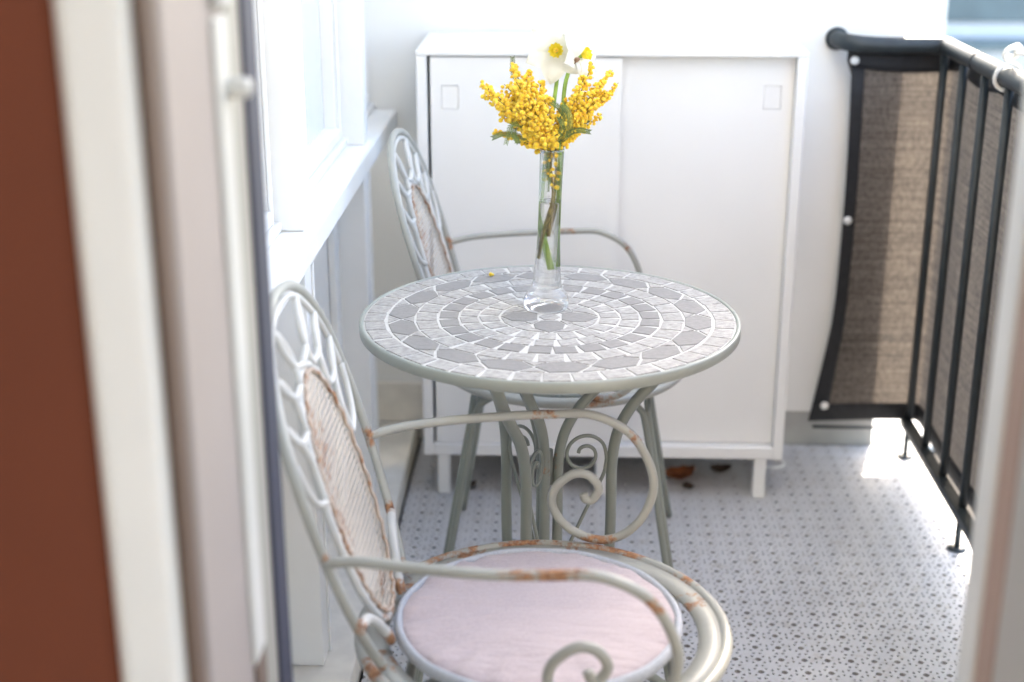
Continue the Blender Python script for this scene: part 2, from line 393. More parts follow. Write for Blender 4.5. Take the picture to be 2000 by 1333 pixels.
for i, (a, c) in enumerate(BAY):
    o = inw(box('panel', -.70 if i == 2 else -.52, -.535 if i == 2 else -.478, a, c, .0505, .7865, M['plinth'] if i == 2 else M['white'], bev=.002), fw)  # third bay: depth and beige colour shaped to bounce warm light into the niche
    if i < 2: o = inw(box('panel_batten', -.4775, -.462, c - .055, c - .001, .0505, .7865, M['white'], bev=.002), fw)
    f = inw(box('pane', -.500, -.478, a + .030, c - .030, .872, 2.55, M['pane'], bev=0), fw)
    for k, (p0, p1, q0, q1) in enumerate(((a, a + .0295, .8465, 2.6), (c - .0295, c, .8465, 2.6), (a + .0297, c - .0297, .8465, .8715))):
        inw(box('window_frame', -.500, -.452 if k < 2 else -.446, p0, p1, q0, q1, M['white'], bev=.004, seg=2), fw)
        if k == 1: inw(box('glazing_bead', -.4515, -.4455, p0 + .003, p0 + .012, q0, q1, M['white'], bev=.001), fw)
inw(box('upper_wall', -.60, -.402, 1.33, 3.292, 2.602, 5.6, M['white_wall'], bev=.003), fw)
# ---- end wall
ew = empty('end_wall', (.1, 3.4, 0)); tag(ew, 'white rendered end wall behind the cabinet with grey base strip', 'wall')
inw(box('render', -.80, .780, 3.295, 3.60, .086, 5.6, M['white_wall'], bev=.004, seg=2), ew)
inw(box('base_strip', -.80, .778, 3.297, 3.60, -.017, .0855, M['grey_base'], bev=.003), ew)
inw(box('skirting', -.533, -.26, 3.282, 3.2945, .0505, .155, M['plinth'], bev=.003), ew)
inw(box('cover_strip', .470, .476, 3.2925, 3.2948, 1.1, 2.6, M['white_wall'], bev=.0008), ew)

# ================================================================== CABINET
cb = empty('cabinet', (.097, 3.12, 0)); tag(cb, 'white metal sliding door cabinet against the end wall', 'cabinet')
cx0, cx1, cy0, cy1, cz0, cz1 = -.306, .503, 2.965, 3.280, .100, 1.008
inw(box('top', cx0, cx1, cy0, cy1, cz1 - .012, cz1, M['cab_white'], bev=.003, seg=2), cb)
inw(box('side_panel', cx0, cx0 + .022, cy0, cy1, cz0, cz1 - .0125, M['cab_white'], bev=.002), cb)
inw(box('side_panel', cx1 - .022, cx1, cy0, cy1, cz0, cz1 - .0125, M['cab_white'], bev=.002), cb)
inw(box('bottom', cx0 + .0225, cx1 - .0225, cy0, cy1, cz0, cz0 + .028, M['cab_white'], bev=.002), cb)
inw(box('back', cx0 + .0225, cx1 - .0225, cy1 - .004, cy1, cz0 + .0285, cz1 - .0125, M['cab_white'], bev=0), cb)
inw(box('shelf', cx0 + .0225, cx1 - .0225, 3.03, cy1 - .005, .54, .548, M['cab_white'], bev=0), cb)
def door(x0, x1, y, hx):
    z0, z1 = cz0 + .030, cz1 - .0145; hw, hz0, hz1 = .036, .885, .935
    bm = bmesh.new()   # four slabs leave the square recess open
    bx(bm, x0, hx - hw / 2, y, y + .014, z0, z1, 0); bx(bm, hx + hw / 2, x1, y, y + .014, z0, z1, 0)
    bx(bm, hx - hw / 2, hx + hw / 2, y, y + .014, z0, hz0, 0); bx(bm, hx - hw / 2, hx + hw / 2, y, y + .014, hz1, z1, 0)
    d = inw(link('sliding_door', frm('sliding_door', bm), M['cab_white']), cb)
    h = link('recessed_handle', None, None) if False else box('recessed_handle', hx - hw / 2 + .0005, hx + hw / 2 - .0005, y + .0018, y + .013, hz0 + .0005, hz1 - .0005, M['cab_white'], bev=.001)
    h.parent = d; h.matrix_parent_inverse = (Matrix.Translation(-Vector(cb.location))) if False else d.matrix_parent_inverse @ Matrix.Identity(4)
    h.matrix_parent_inverse = Matrix.Identity(4)
    return d
door(cx0 + .0290, .122, cy0 + .006, -.236); door(.096, cx1 - .0228, cy0 + .026, .437)
for (lx, ly) in ((-.262, 2.985), (.455, 2.985), (-.262, 3.255), (.455, 3.255), (.097, 2.985)):
    inw(box('leg', lx - .014, lx + .014, ly - .014, ly + .014, .0005, cz0 - .0005, M['cab_white'], bev=.004, seg=2), cb)

# ================================================================== RAILING
rl = empty('railing', (.845, 2.4, 0)); tag(rl, 'dark metal balcony railing with thin balusters and round handrail', 'railing')
RX, RY, RZ = .845, 3.222, .990
rp = [(.618, 3.290, RZ + .006), (.620, 3.262, RZ + .006), (.640, RY + .006, RZ + .004), (.70, RY, RZ), (.80, RY, RZ), (.838, RY - .002, RZ), (RX, RY - .010, RZ), (RX, 3.1, RZ), (RX, 2.6, RZ), (RX, 1.9, RZ), (RX, 1.33, RZ)]
inw(tube('top_rail', crom(rp, 8), .0190, M['rail'], seg=16), rl)
o = link('wall_cap', lathe_me('wall_cap', [(0, 0), (.026, 0), (.026, .006), (.019, .010), (0, .010)], 24), M['rail']); o.rotation_euler = (R(90), 0, 0); o.location = (.618, 3.2945, RZ + .006); inw(o, rl)
o = link('rail_collar', lathe_me('rail_collar', [(.0188, -.004), (.0202, -.003), (.0202, .003), (.0188, .004)], 24, closed=True), M['black']); o.rotation_euler = (R(90), 0, 0); o.location = (RX, 2.955, RZ); inw(o, rl)
bal_me = None
y = 3.220; k = 0
while y > 1.35:
    if bal_me is None:
        V, Fc = [], []; tube_into(V, Fc, [Vector((0, 0, .101)), Vector((0, 0, .5)), Vector((0, 0, RZ - .017))], .0092, 10); bal_me = mesh('baluster', V, Fc, True)
    inw(link('baluster', bal_me, M['rail'], None, (RX, y, 0)), rl); y -= .162
inw(box('bottom_rail', RX - .019, RX + .007, 1.33, 3.236, .080, .1005, M['rail'], bev=.002), rl)
inw(tube('bottom_rod', [(.618, 3.240, .070), (.70, 3.240, .069), (RX - .02, 3.240, .071)], .0042, M['rail'], seg=8), rl)
for yy in (3.222, 2.736, 2.250, 1.764):
    ft = inw(tube('foot', [(RX - .002, yy, .002), (RX - .002, yy, .04), (RX - .002, yy, .0795)], .0065, M['rail'], seg=10), rl)
    o = link('foot_plate', lathe_me('foot_plate', [(0, 0), (.020, 0), (.019, .003), (.010, .006), (0, .007)], 24), M['rail'], ft, (RX - .002, yy, .0006))
# privacy screen: woven cloth, black tape edge, white buttons
ps = empty('privacy_screen', (.87, 2.4, .1)); tag(ps, 'brown woven privacy screen with black taped edge tied along railing', 'privacy screen')
path = crom([(.634, 3.238, 0), (.70, 3.239, 0), (.78, 3.240, 0), (.83, 3.241, 0), (.862, 3.240, 0), (.872, 3.20, 0), (.872, 3.0, 0), (.872, 2.5, 0), (.872, 2.0, 0), (.872, 1.6, 0), (.872, 1.33, 0)], 14)
acc = [0]
for a, c in zip(path, path[1:]): acc.append(acc[-1] + (c - a).length)
def strip(z0f, z1f, nz, lo=0, hi=None, off=0):
    V, Fc = [], []; idx = [i for i in range(len(path)) if acc[i] >= lo and (hi is None or acc[i] <= hi)]
    for i in idx:
        s = acc[i]; t = (path[min(i + 1, len(path) - 1)] - path[max(i - 1, 0)]).normalized(); nn = Vector((-t.y, t.x, 0))
        for k in range(nz + 1):
            f = k / nz; z = z0f(s) + (z1f(s) - z0f(s)) * f
            w = .004 * math.sin(s * 21 + z * 3) * math.sin(math.pi * min(1, max(0, (z - .1) / .86))) if s > .3 else 0
            bow = -.018 * (math.exp(-s / .10)) * (1 - ((z - .62) / .5) ** 2 if z < .95 else 0) * -1
            shr = (max(0, (.35 - z)) * -.10) * math.exp(-s / .08)
            V.append(path[i] + nn * (w + off) + t * (bow + shr) + Vector((0, 0, z)))
    m_ = nz + 1
    for a in range(len(idx) - 1):
        for k in range(nz): Fc.append((a * m_ + k, (a + 1) * m_ + k, (a + 1) * m_ + k + 1, a * m_ + k + 1))
    return V, Fc
top = lambda s: .982 - .012 * abs(math.sin(s * math.pi / .30)); bot = lambda s: .088 + .006 * math.sin(s * 9)
V, Fc = strip(bot, top, 30); me = mesh('cloth', V, Fc, True); inw(link('cloth', me, M['cloth']), ps)
for nm, z0f, z1f, lo, hi in (('top_tape', lambda s: top(s) - .042, lambda s: top(s) + .003, 0, None), ('bottom_tape', lambda s: bot(s) - .002, lambda s: bot(s) + .040, 0, None), ('side_tape', lambda s: bot(s) + .0402, lambda s: top(s) - .0422, 0, .036)):
    V, Fc = strip(z0f, z1f, 12 if nm == 'side_tape' else 3, lo, hi, -.0016)
    me = mesh(nm, V, Fc, True); o = inw(link(nm, me, M['black']), ps)
    md = o.modifiers.new('thick', 'SOLIDIFY'); md.thickness = .0028; md.offset = 0
for (bxx, byy, bz) in ((.662, 3.2345, .588), (.641, 3.2345, .128), (.650, 3.2345, .955)):
    o = link('button', lathe_me('button', [(0, 0), (.009, 0), (.010, .003), (.006, .006), (0, .0065)], 20), M['plastic']); o.rotation_euler = (R(90), 0, 0); o.location = (bxx, byy, bz); inw(o, ps)
# white cord knotted on the handrail
cd = empty('cord', (.845, 2.78, 1.0)); tag(cd, 'white cord knotted round the handrail', 'cord')
lp = [(RX + .026 * math.cos(a), 2.75 + .004 * math.sin(2 * a), RZ + .026 * math.sin(a)) for a in [k * math.pi / 8 for k in range(16)]]
inw(tube('loop', lp, .0042, M['rope'], seg=8, closed=True), cd)
inw(tube('knot', crom([(RX, 2.75, RZ + .024), (RX - .012, 2.75, RZ + .042), (RX - .002, 2.745, RZ + .056), (RX + .014, 2.75, RZ + .048), (RX + .004, 2.756, RZ + .036), (RX - .010, 2.75, RZ + .048), (RX + .010, 2.748, RZ + .060), (RX + .02, 2.75, RZ + .05)], 6), .005, M['rope'], seg=8), cd)
inw(tube('tail', crom([(RX + .006, 2.75, RZ + .046), (RX + .03, 2.73, RZ + .042), (RX + .07, 2.69, RZ + .012), (RX + .09, 2.65, RZ - .03)], 6), .0042, M['rope'], seg=8), cd)

# ================================================================== TABLE
TC = Vector((-.017, 2.108, 0)); TZ = .710
tb = empty('bistro_table', TC); tag(tb, 'round mosaic bistro table on bent grey-green metal legs', 'table')
tt = link('tabletop', lathe_me('tabletop', [(0, TZ - .016), (.288, TZ - .016), (.2885, TZ - .0022), (.284, TZ - .0016), (0, TZ - .0016)], 96, smooth=False), M['grout'], tb)
rim = link('rim', lathe_me('rim', [(.2886, TZ - .017), (.2930, TZ - .0175), (.2950, TZ - .016), (.2952, TZ - .003), (.2940, TZ - .0005), (.2915, TZ), (.2886, TZ - .0008)], 120, closed=True), M['rim'], tt)
def poly_tile(pts, mat, parent):
    """prism with bevelled top, pts counter-clockwise in the table plane"""
    n = len(pts); c = Vector((sum(p[0] for p in pts) / n, sum(p[1] for p in pts) / n)); V = []
    dz = rnd.uniform(-.0002, .0002)
    for (s, z) in ((1.0, TZ - .004), (1.0, TZ - .0009 + dz), (.965, TZ - .0003 + dz)):
        for p in pts:
            q = c + (Vector((p[0], p[1])) - c) * s; V.append((q.x, q.y, z))
    Fc = []
    for L in (0, 1):
        for k in range(n):
            l = (k + 1) % n; Fc.append((L * n + k, L * n + l, (L + 1) * n + l, (L + 1) * n + k))
    Fc.append(tuple(2 * n + k for k in range(n)))
    return link('tile', mesh('tile', V, Fc), mat, parent)
def pol(r, a): return (r * math.cos(a), r * math.sin(a))
def ring_rect(r0, r1, n, mat, ph, fill, gap=.0028):
    for k in range(n):
        a = ph + 2 * math.pi * (k + rnd.uniform(-.05, .05)) / n
        w0 = 2 * math.pi * r0 / n - gap; w1 = 2 * math.pi * r1 / n - gap
        w1 = w0 + (w1 - w0) * fill; j = rnd.uniform(-.001, .001)
        e = rnd.uniform(-.0012, .0012)
        L = [(r0 + gap * .3 + e, -w0 / 2), (r1 - gap * .3 + j, -w1 / 2), (r1 - gap * .3 - j, w1 / 2), (r0 + gap * .3 - e, w0 / 2)]
        ca, sa = math.cos(a), math.sin(a)
        poly_tile([(x * ca - y * sa, x * sa + y * ca) for x, y in L], mat, tt)
LT, DT = M['tile_light'], M['tile_dark']
ring_rect(.2545, .2865, 40, LT, .05, .35)
NH = 18; rm = .2305; ra, rb = .2095, .2515
for k in range(NH):
    a = 2 * math.pi * k / NH + .09 - math.pi / 2; st = math.pi / NH
    g_ = .0030 / rm; j = rnd.uniform(-.02, .02)
    poly_tile([pol(ra + .001, a - st * .50), pol(rm, a - st + g_ / 2), pol(rb - .001, a - st * .46), pol(rb - .0005, a + st * .46), pol(rm, a + st - g_ / 2), pol(ra + .001, a + st * .50)][::-1], DT, tt)
    b_ = a + st
    poly_tile([pol(rm + .0040, b_), pol(rb - .0006, b_ + st * .40), pol(rb - .0006, b_ - st * .40)][::-1], LT, tt)
    poly_tile([pol(rm - .0040, b_), pol(ra + .0012, b_ - st * .43), pol(ra + .0012, b_ + st * .43)][::-1], LT, tt)
ring_rect(.1745, .2075, 28, LT, .03, .25)
ring_rect(.1415, .1720, 25, DT, .10, .10)
ring_rect(.1105, .1395, 23, LT, .02, .15)
ring_rect(.0780, .1085, 18, LT, .14, .10)
for k in range(4):
    a = k * math.pi / 2; ca, sa = math.cos(a), math.sin(a)
    poly_tile([(x_ * ca - y_ * sa, x_ * sa + y_ * ca) for x_, y_ in ((.019, -.013), (.036, -.024), (.057, -.021), (.0755, 0), (.057, .021), (.036, .024), (.019, .013))], DT, tt)
    c = a + math.pi / 4
    poly_tile([pol(.026, c - .10), pol(.0455, c - .14), pol(.0455, c + .14), pol(.026, c + .10)], LT, tt)
    for sg_ in (1, -1):
        q_ = [pol(.0475, c + sg_ * .03), pol(.0505, c + sg_ * .17), pol(.0615, c + sg_ * .365), pol(.0755, c + sg_ * .70), pol(.0755, c + sg_ * .36), pol(.0755, c + sg_ * .03)]
        poly_tile(q_[::-1] if sg_ > 0 else q_, LT, tt)
poly_tile([pol(.0165, k * math.pi / 3) for k in range(6)], LT, tt)
# three hinged leg frames: an inner tube at the axis, an outer tube, and a wire scroll between
LEGR = .0092
def fpath(d, ro, rtop, rfoot, side=0):
    n = Vector((-d.y, d.x, 0)) * side
    def q(r, z): return d * r + n + Vector((0, 0, z))
    return crom([q(rtop, TZ - .0185), q(ro + (rtop - ro) * .80, .645), q(ro + .070, .595), q(ro + .032, .553), q(ro + .009, .510), q(ro, .455), q(ro, .36), q(ro, .20), q(ro + (rfoot - ro) * .25, .10), q(ro + (rfoot - ro) * .7, .035), q(rfoot, .012)], 6)
for k, az in enumerate((12, 132, 252)):
    d = Vector((math.cos(R(az)), math.sin(R(az)), 0))
    lg = tube('leg', fpath(d, .106, .245, .235), LEGR, M['green'], tb, 12)
    rust_attr(lg, [((d * .19 + Vector((0, 0, .69))), .06)], 1)
    inn = tube('inner_leg', fpath(d, .0165, .150, .10), LEGR * .94, M['green'], tb, 12)
    rust_attr(inn, [((d * .0165 + Vector((0, 0, .46))), .035)], 1)
    cs = Vector((0, 0, .480)); mid = d * .056
    def sp(u, z): return d * u + Vector((0, 0, z))
    pts = []
    for t in range(0, 34):
        an = R(-160 + t * 17.5); rr = .010 + .0295 * (t / 33) ** .9
        pts.append(sp(.059 + rr * math.cos(-an) * 1.0, .472 + rr * math.sin(-an) * 1.0))
    # tail leaves the big turn on the outer side and runs down to the inner tube
    e = pts[-1]
    end = [sp(.0955, .452), sp(.090, .43), sp(.062, .37), sp(.032, .300), sp(.024, .26), sp(.030, .225), sp(.05, .205), sp(.07, .215), sp(.076, .235), sp(.066, .25), sp(.056, .242)]
    up_ = [p for p in pts if True]
    # trim so that the last upper point is near the outer side
    best = max(range(20, 34), key=lambda i: pts[i].dot(d))
    sc = tube('scroll', crom(pts[:best + 1:2] + end, 4), .0031, M['green'], tb, 8)
o = link('hinge', lathe_me('hinge', [(0, -.03), (.0075, -.03), (.0075, .03), (0, .03)], 16), M['green'], tb, (0, 0, .455))

# ================================================================== CHAIRS
def hoopx(z): return -.192 - .30 * (z - .45)
def build_chair(loc):
    t = empty('garden_chair', loc)
    half = [(.118, .452), (.148, .50), (.172, .56), (.186, .63), (.189, .70), (.178, .77), (.146, .83), (.086, .874)]
    pts = [(hoopx(z), -y, z) for y, z in half] + [(hoopx(.890), 0, .890)] + [(hoopx(z), y, z) for y, z in reversed(half)]
    hp = tube('back_frame', crom(pts, 8), .0064, M['chair'], t, 12)
    rust_attr(hp, [((hoopx(.452), s * .118, .452), .05) for s in (1, -1)] + [((hoopx(.63), s * .186, .63), .028) for s in (1, -1)] + [((hoopx(.53), s * .16, .53), .025) for s in (1, -1)], 1)
    # perforated oval back panel
    zc, hz, hy = .630, .158, .098
    slope = math.sqrt(1 + .09)
    def pp(y, z, off=0): return Vector((hoopx(z) + off, y, z + off * .3))
    bm = bmesh.new(); pitch = .0090; nh = int(hy / pitch) + 1; nv = int(hz / pitch) + 1
    cache = {}
    def gv(y, z):
        key = (round(y, 5), round(z, 5))
        if key not in cache: cache[key] = bm.verts.new(pp(y, z))
        return cache[key]
    for i in range(-nh, nh):
        for j in range(-nv, nv):
            cy, cz = (i + .5) * pitch, zc + (j + .5) * pitch
            e = (cy / hy) ** 2 + ((cz - zc) / hz) ** 2
            if e > 1.02: continue
            q = [gv(i * pitch + a * pitch, zc + (j + c) * pitch) for a, c in ((0, 0), (1, 0), (1, 1), (0, 1))]
            if e > .93 : bm.faces.new(q); continue
            hw = pitch * .33; ctr = [(cy, cz - hw * 1.2), (cy + hw * 1.2, cz), (cy, cz + hw * 1.2), (cy - hw * 1.2, cz)]
            sq = [(cy - hw, cz - hw), (cy + hw, cz - hw), (cy + hw, cz + hw), (cy - hw, cz + hw)]
            iv = [bm.verts.new(pp(*s)) for s in sq]
            for k in range(4): bm.faces.new((q[k], q[(k + 1) % 4], iv[(k + 1) % 4], iv[k]))
    bp = link('back_panel', frm('back_panel', bm), M['panel'], t)
    rust_attr(bp, [((hoopx(zc + .08), -.07, zc + .08), .13), ((hoopx(zc - .13), .0, zc - .13), .07), ((hoopx(zc), -.09, zc), .12)], 1)
    ov = [pp(hy * 1.005 * math.cos(a), zc + hz * 1.005 * math.sin(a), .003) for a in [k * 2 * math.pi / 90 for k in range(90)]]
    # twisted rusty edging and pale oval frame
    ed = [Vector(p) + Vector((0, 0, 0)) + (Vector((.96, 0, .28)) * .0016 * math.sin(i * 2 * math.pi / 3)) for i, p in enumerate(ov)]
    rw = tube('edge_wire', ed, .0026, M['rustwire'], bp, 6, True)
    fr = tube('oval_frame', [pp((hy + .009) * math.cos(a), zc + (hz + .009) * math.sin(a), -.003) for a in [k * 2 * math.pi / 64 for k in range(64)]], .0058, M['chair_white'], bp, 8, True)
    rust_attr(fr, [((hoopx(zc - .16), 0, zc - .16), .09)], 1)
    # cast tracery above the oval: leaf shaped loops, fanned
    paths = []
    def leafloop(y0, z0, y1, z1, w):
        a = Vector((y0, z0)); c = Vector((y1, z1)); dd = c - a; nn = Vector((-dd.y, dd.x)).normalized() * w
        L = [a, a + dd * .3 + nn * .8, a + dd * .6 + nn, c, a + dd * .6 - nn, a + dd * .3 - nn * .8]
        return crom([pp(p.x, p.y, .001) for p in L], 6, True)
    def onoval(an): return ((hy + .012) * math.cos(an), zc + (hz + .012) * math.sin(an))
    hoop_in = [(-.172, .740), (-.160, .782), (-.128, .826), (-.072, .866), (0, .8775), (.072, .866), (.128, .826), (.160, .782), (.172, .740)]
    ovn = [R(q) for q in (168, 138, 112, 90, 68, 42, 12)]
    hin = [hoop_in[0], hoop_in[1], hoop_in[2], hoop_in[3], hoop_in[5], hoop_in[6], hoop_in[7], hoop_in[8]]
    for i, an in enumerate(ovn):
        o0 = Vector(onoval(an))
        for hnode, sgn in ((hin[i], 1), (hin[i + 1], -1)):
            e0 = Vector(hnode); dd = e0 - o0; nn = Vector((-dd.y, dd.x)) * .17 * sgn
            P_ = [o0, o0 + dd * .35 + nn, o0 + dd * .7 + nn * .8, e0]
            paths.append((crom([pp(p_.x, p_.y, .001) for p_ in P_], 5), .0047, False))
    paths.append((crom([pp(y_, z_) for y_, z_ in hoop_in], 6), .0046, False))
    tr_ = tubes('tracery', paths, M['chair_white'], t, 8); rust_attr(tr_, [], 1)
    # lower brackets from the oval to the hoop
    for s in (1, -1):
        br = tube('bracket', crom([pp(s * .158, .527, .002), pp(s * .128, .522, .004), pp(s * .098, .500, .004), pp(s * .070, .470, .003), pp(s * .060, .452, .003)], 6), .0068, M['chair_white'], t, 8)
        rust_attr(br, [((hoopx(.527), s * .158, .527), .03), ((hoopx(.46), s * .062, .46), .035)], 1)
    # arms ending in a scroll that stands on the seat ring
    ap = [(-.246, .186, .628), (-.20, .200, .637), (-.13, .220, .640), (-.05, .234, .642), (.01, .237, .6445), (.066, .237, .6435), (.118, .236, .617), (.147, .235, .570), (.153, .234, .528), (.137, .233, .485), (.107, .231, .4585), (.072, .230, .4535), (.034, .231, .470), (.010, .233, .502), (.013, .234, .531), (.038, .235, .553), (.061, .235, .5515), (.0755, .235, .532), (.0675, .235, .5145), (.057, .235, .5145), (.0535, .235, .523)]
    for s in (1, -1):
        a_ = tube('armrest', crom([(x, y * s, z) for x, y, z in ap], 7), .0065, M['chair'], t, 12)
        rust_attr(a_, [((-.246, .186 * s, .628), .022), ((.074, .230 * s, .452), .055), ((.0, .237 * s, .648), .10 if s < 0 else .03), ((.125, .236 * s, .61), .03)], 1)
    # seat: round tube, flat inner band, cross slats
    sr = tube('seat_ring', [(.236 * math.cos(a), .236 * math.sin(a), .4395) for a in [k * 2 * math.pi / 96 for k in range(96)]], .0080, M['chair'], t, 12, True)
    rust_attr(sr, [((.236 * math.cos(R(q)), .236 * math.sin(R(q)), .446), rr) for q, rr in ((72, .11), (100, .09), (60, .06), (130, .06), (150, .05), (-72, .06), (35, .05), (-150, .06), (118, .05))], 1)
    sb = link('seat_band', lathe_me('seat_band', [(.2005, .4395), (.229, .4435), (.2295, .441), (.2005, .4370)], 96, closed=True), M['chair'], sr)
    rust_attr(sb, [((.215 * math.cos(R(q)), .215 * math.sin(R(q)), .443), rr) for q, rr in ((150, .05), (118, .06), (170, .04), (205, .05), (20, .04), (80, .04), (-40, .04))], 1)
    for ang in (45, 135):
        c, s_ = math.cos(R(ang)), math.sin(R(ang)); L, w = .2005, .012
        V = []
        for z in (.4305, .4365):
            for (u, v) in ((-L, -w), (L, -w), (L, w), (-L, w)): V.append((u * c - v * s_, u * s_ + v * c, z + (.0 if ang == 45 else -.0064)))
        sl = link('seat_slat', mesh('seat_slat', V, [(3, 2, 1, 0), (4, 5, 6, 7), (0, 1, 5, 4), (1, 2, 6, 5), (2, 3, 7, 6), (3, 0, 4, 7)]), M['chair'], t)
    # legs: each made of the ends of two neighbouring hairpin arches
    for sx in (1, -1):
        for sy in (1, -1):
            ft = Vector((sx * .232, sy * .222, .006)); tp = Vector((sx * .172, sy * .155, .36))
            e = .0074; ex, ey = Vector((-sx * e, 0, 0)), Vector((0, -sy * e, 0))
            p1 = crom([ft + ex, ft.lerp(tp, .5) + ex, tp + ex, Vector((sx * .150, sy * .150, .402)), Vector((sx * .110, sy * .150, .4225)), Vector((sx * .05, sy * .150, .4235)), Vector((0, sy * .150, .4235))], 6)
            p2 = crom([ft + ey, ft.lerp(tp, .5) + ey, tp + ey, Vector((sx * .166, sy * .132, .402)), Vector((sx * .166, sy * .09, .4115)), Vector((sx * .166, sy * .04, .412)), Vector((sx * .166, 0, .412))], 6)
            lg = tubes('leg', [(p1, .0066, False), (p2, .0066, False)], M['green'], t, 10); rust_attr(lg, [(ft, .04)], 1)
    return t
near = build_chair((-.018, 1.626, 0)); tag(near, 'rusty scrolled metal armchair carrying a pink round cushion', 'chair', 'scrolled metal chairs at the bistro table')
far = copy_tree(near); far.location = (.006, 2.657, 0); far.rotation_euler = (0, 0, R(-2))
tag(far, 'scrolled metal armchair without a cushion, between the table and the cabinet', 'chair', 'scrolled metal chairs at the bistro table')

# ---- round cushion
cu = empty('seat_cushion', (-.024, 1.622, .4445)); cu.scale = (.955, .955, 1); tag(cu, 'round pink seat cushion with grey piping on the near armchair', 'cushion')
cu['label'] = 'round pink seat cushion with grey piping lying on a metal chair'
prof = [(0, .0), (.12, .0), (.178, .001), (.186, .005), (.188, .010), (.184, .015), (.17, .0195), (.14, .0225), (.10, .024), (.05, .0246), (0, .0247)]
V, Fc = [], []; sg = 144
pr2 = [(0.0, .0247)] + [(r_, .0247 - .0052 * (r_ / .18) ** 3.0) for r_ in [.015 * k for k in range(1, 13)]] + [(.1835, .0165), (.186, .013), (.187, .009), (.185, .004), (.176, .0008), (.08, .0), (0, .0)]
for i, (r_, z) in enumerate(pr2):
    for k in range(sg):
        a = 2 * math.pi * k / sg
        dz = 0
        if z > .008 and r_ > .06:
            w = ((r_ - .06) / .12) ** 2 * math.exp(-((r_ - .165) / .06) ** 2)
            dz = .0040 * w * (math.sin(a * 17 + 1.5 * math.sin(a * 3)) * .5 + math.sin(a * 29 + 2 * math.sin(a * 5 + 1)) * .35) * (1.3 if math.cos(a - R(175)) > .2 else .7)
        V.append((r_ * math.cos(a), r_ * math.sin(a), z + dz))
for i in range(len(pr2) - 1):
    for k in range(sg):
        l = (k + 1) % sg; Fc.append((i * sg + k, i * sg + l, (i + 1) * sg + l, (i + 1) * sg + k))
me = mesh('cover', V, Fc, True); bm = bmesh.new(); bm.from_mesh(me); bmesh.ops.remove_doubles(bm, verts=bm.verts, dist=1e-6); bmesh.ops.recalc_face_normals(bm, faces=bm.faces); bm.to_mesh(me); bm.free()
link('cover', me, M['pink'], cu)
tube('piping', [(.1885 * math.cos(a), .1885 * math.sin(a), .0120 + .0006 * math.sin(a * 11)) for a in [k * 2 * math.pi / 120 for k in range(120)]], .0070, M['piping'], cu, 10, True, flat=(.85, 1.3))

# ================================================================== VASE AND FLOWERS
VC = Vector((-.0232, 2.156, TZ - .0006))
vz = empty('glass_vase', VC); tag(vz, 'tall slim clear glass vase half filled with water', 'vase')
outer = [(0, 0), (.0325, 0), (.0348, .0025), (.0358, .009), (.0350, .018), (.0315, .0255), (.0262, .031), (.0238, .037), (.0222, .048), (.0205, .070), (.0186, .100), (.0178, .13), (.0176, .17), (.0180, .21), (.0188, .250), (.0190, .2545)]
inner = [(.0182, .2548), (.0176, .250), (.0166, .21), (.0162, .17), (.0164, .13), (.0172, .100), (.0190, .070), (.0204, .050), (.021, .040), (.019, .034), (.012, .0315), (0, .031)]
link('vessel', lathe_me('vessel', outer + inner, 56), M['glass'], vz)
wp = [(0, .0308), (.012, .0313), (.0192, .0338), (.0213, .040), (.0207, .050), (.0193, .070), (.0175, .100), (.0167, .13), (.0165, .17), (.0165, .1735), (.0155, .1728), (0, .1726)]
link('water', lathe_me('water', wp, 48), M['water'], vz)
for o in vz.children:      # the hand-blown vase leans a little
    for v in o.data.vertices: v.co.x += .0075 * (v.co.z / .255)
def at(px, py, dy=0.0):   # pixel of the photograph on the vertical plane of the vase, dy behind it
    th, ps_ = R(18.88), R(2.05); f = 2778.
    fw_ = Vector((-math.sin(ps_) * math.cos(th), math.cos(ps_) * math.cos(th), -math.sin(th))); rt = Vector((math.cos(ps_), math.sin(ps_), 0)); up_ = rt.cross(fw_)
    d = fw_ * f + rt * (px - 1000) + up_ * (666.5 - py); t = (VC.y + dy) / d.y
    return Vector((0, 0, 1.39)) + d * t
ico = bmesh.new(); bmesh.ops.create_icosphere(ico, subdivisions=2, radius=1.0)
IV = [v.co.copy() for v in ico.verts]; IF = [tuple(v.index for v in f.verts) for f in ico.faces]; ico.free()
def balls_mesh(name, lst):
    V, Fc = [], []
    for c, r in lst:
        b = len(V)
        for v in IV: V.append(c + v * r)
        Fc += [tuple(b + i for i in f) for f in IF]
    return mesh(name, V, Fc, True)
mouth = VC + Vector((.0075, 0, .256))
def fern(name, P, parent, size=.0075, w=.0008):
    """feathery leaf: a rachis with two rows of narrow leaflets"""
    P = crom(P, 8); V, Fc = [], []
    tube_into(V, Fc, P, .0007, 5)
    n = len(P)
    for i in range(2, n):
        t = (P[i] - P[i - 1]).normalized(); sd = t.cross(Vector((rnd.uniform(-.3, .3), -1, rnd.uniform(-.2, .5)))).normalized(); L = size * (1 - .5 * abs(i / n - .4))
        for s in (1, -1):
            for q in (0, .5):
                o = P[i - 1].lerp(P[i], q); e = o + (sd * s * .75 + t * .8).normalized() * L; nn = t * w
                b = len(V); m_ = o.lerp(e, .5); V += [o - nn * .4, m_ - nn, e, m_ + nn]; Fc.append((b, b + 1, b + 2, b + 3))
    return link(name, mesh(name, V, Fc), M['leaf'], parent)
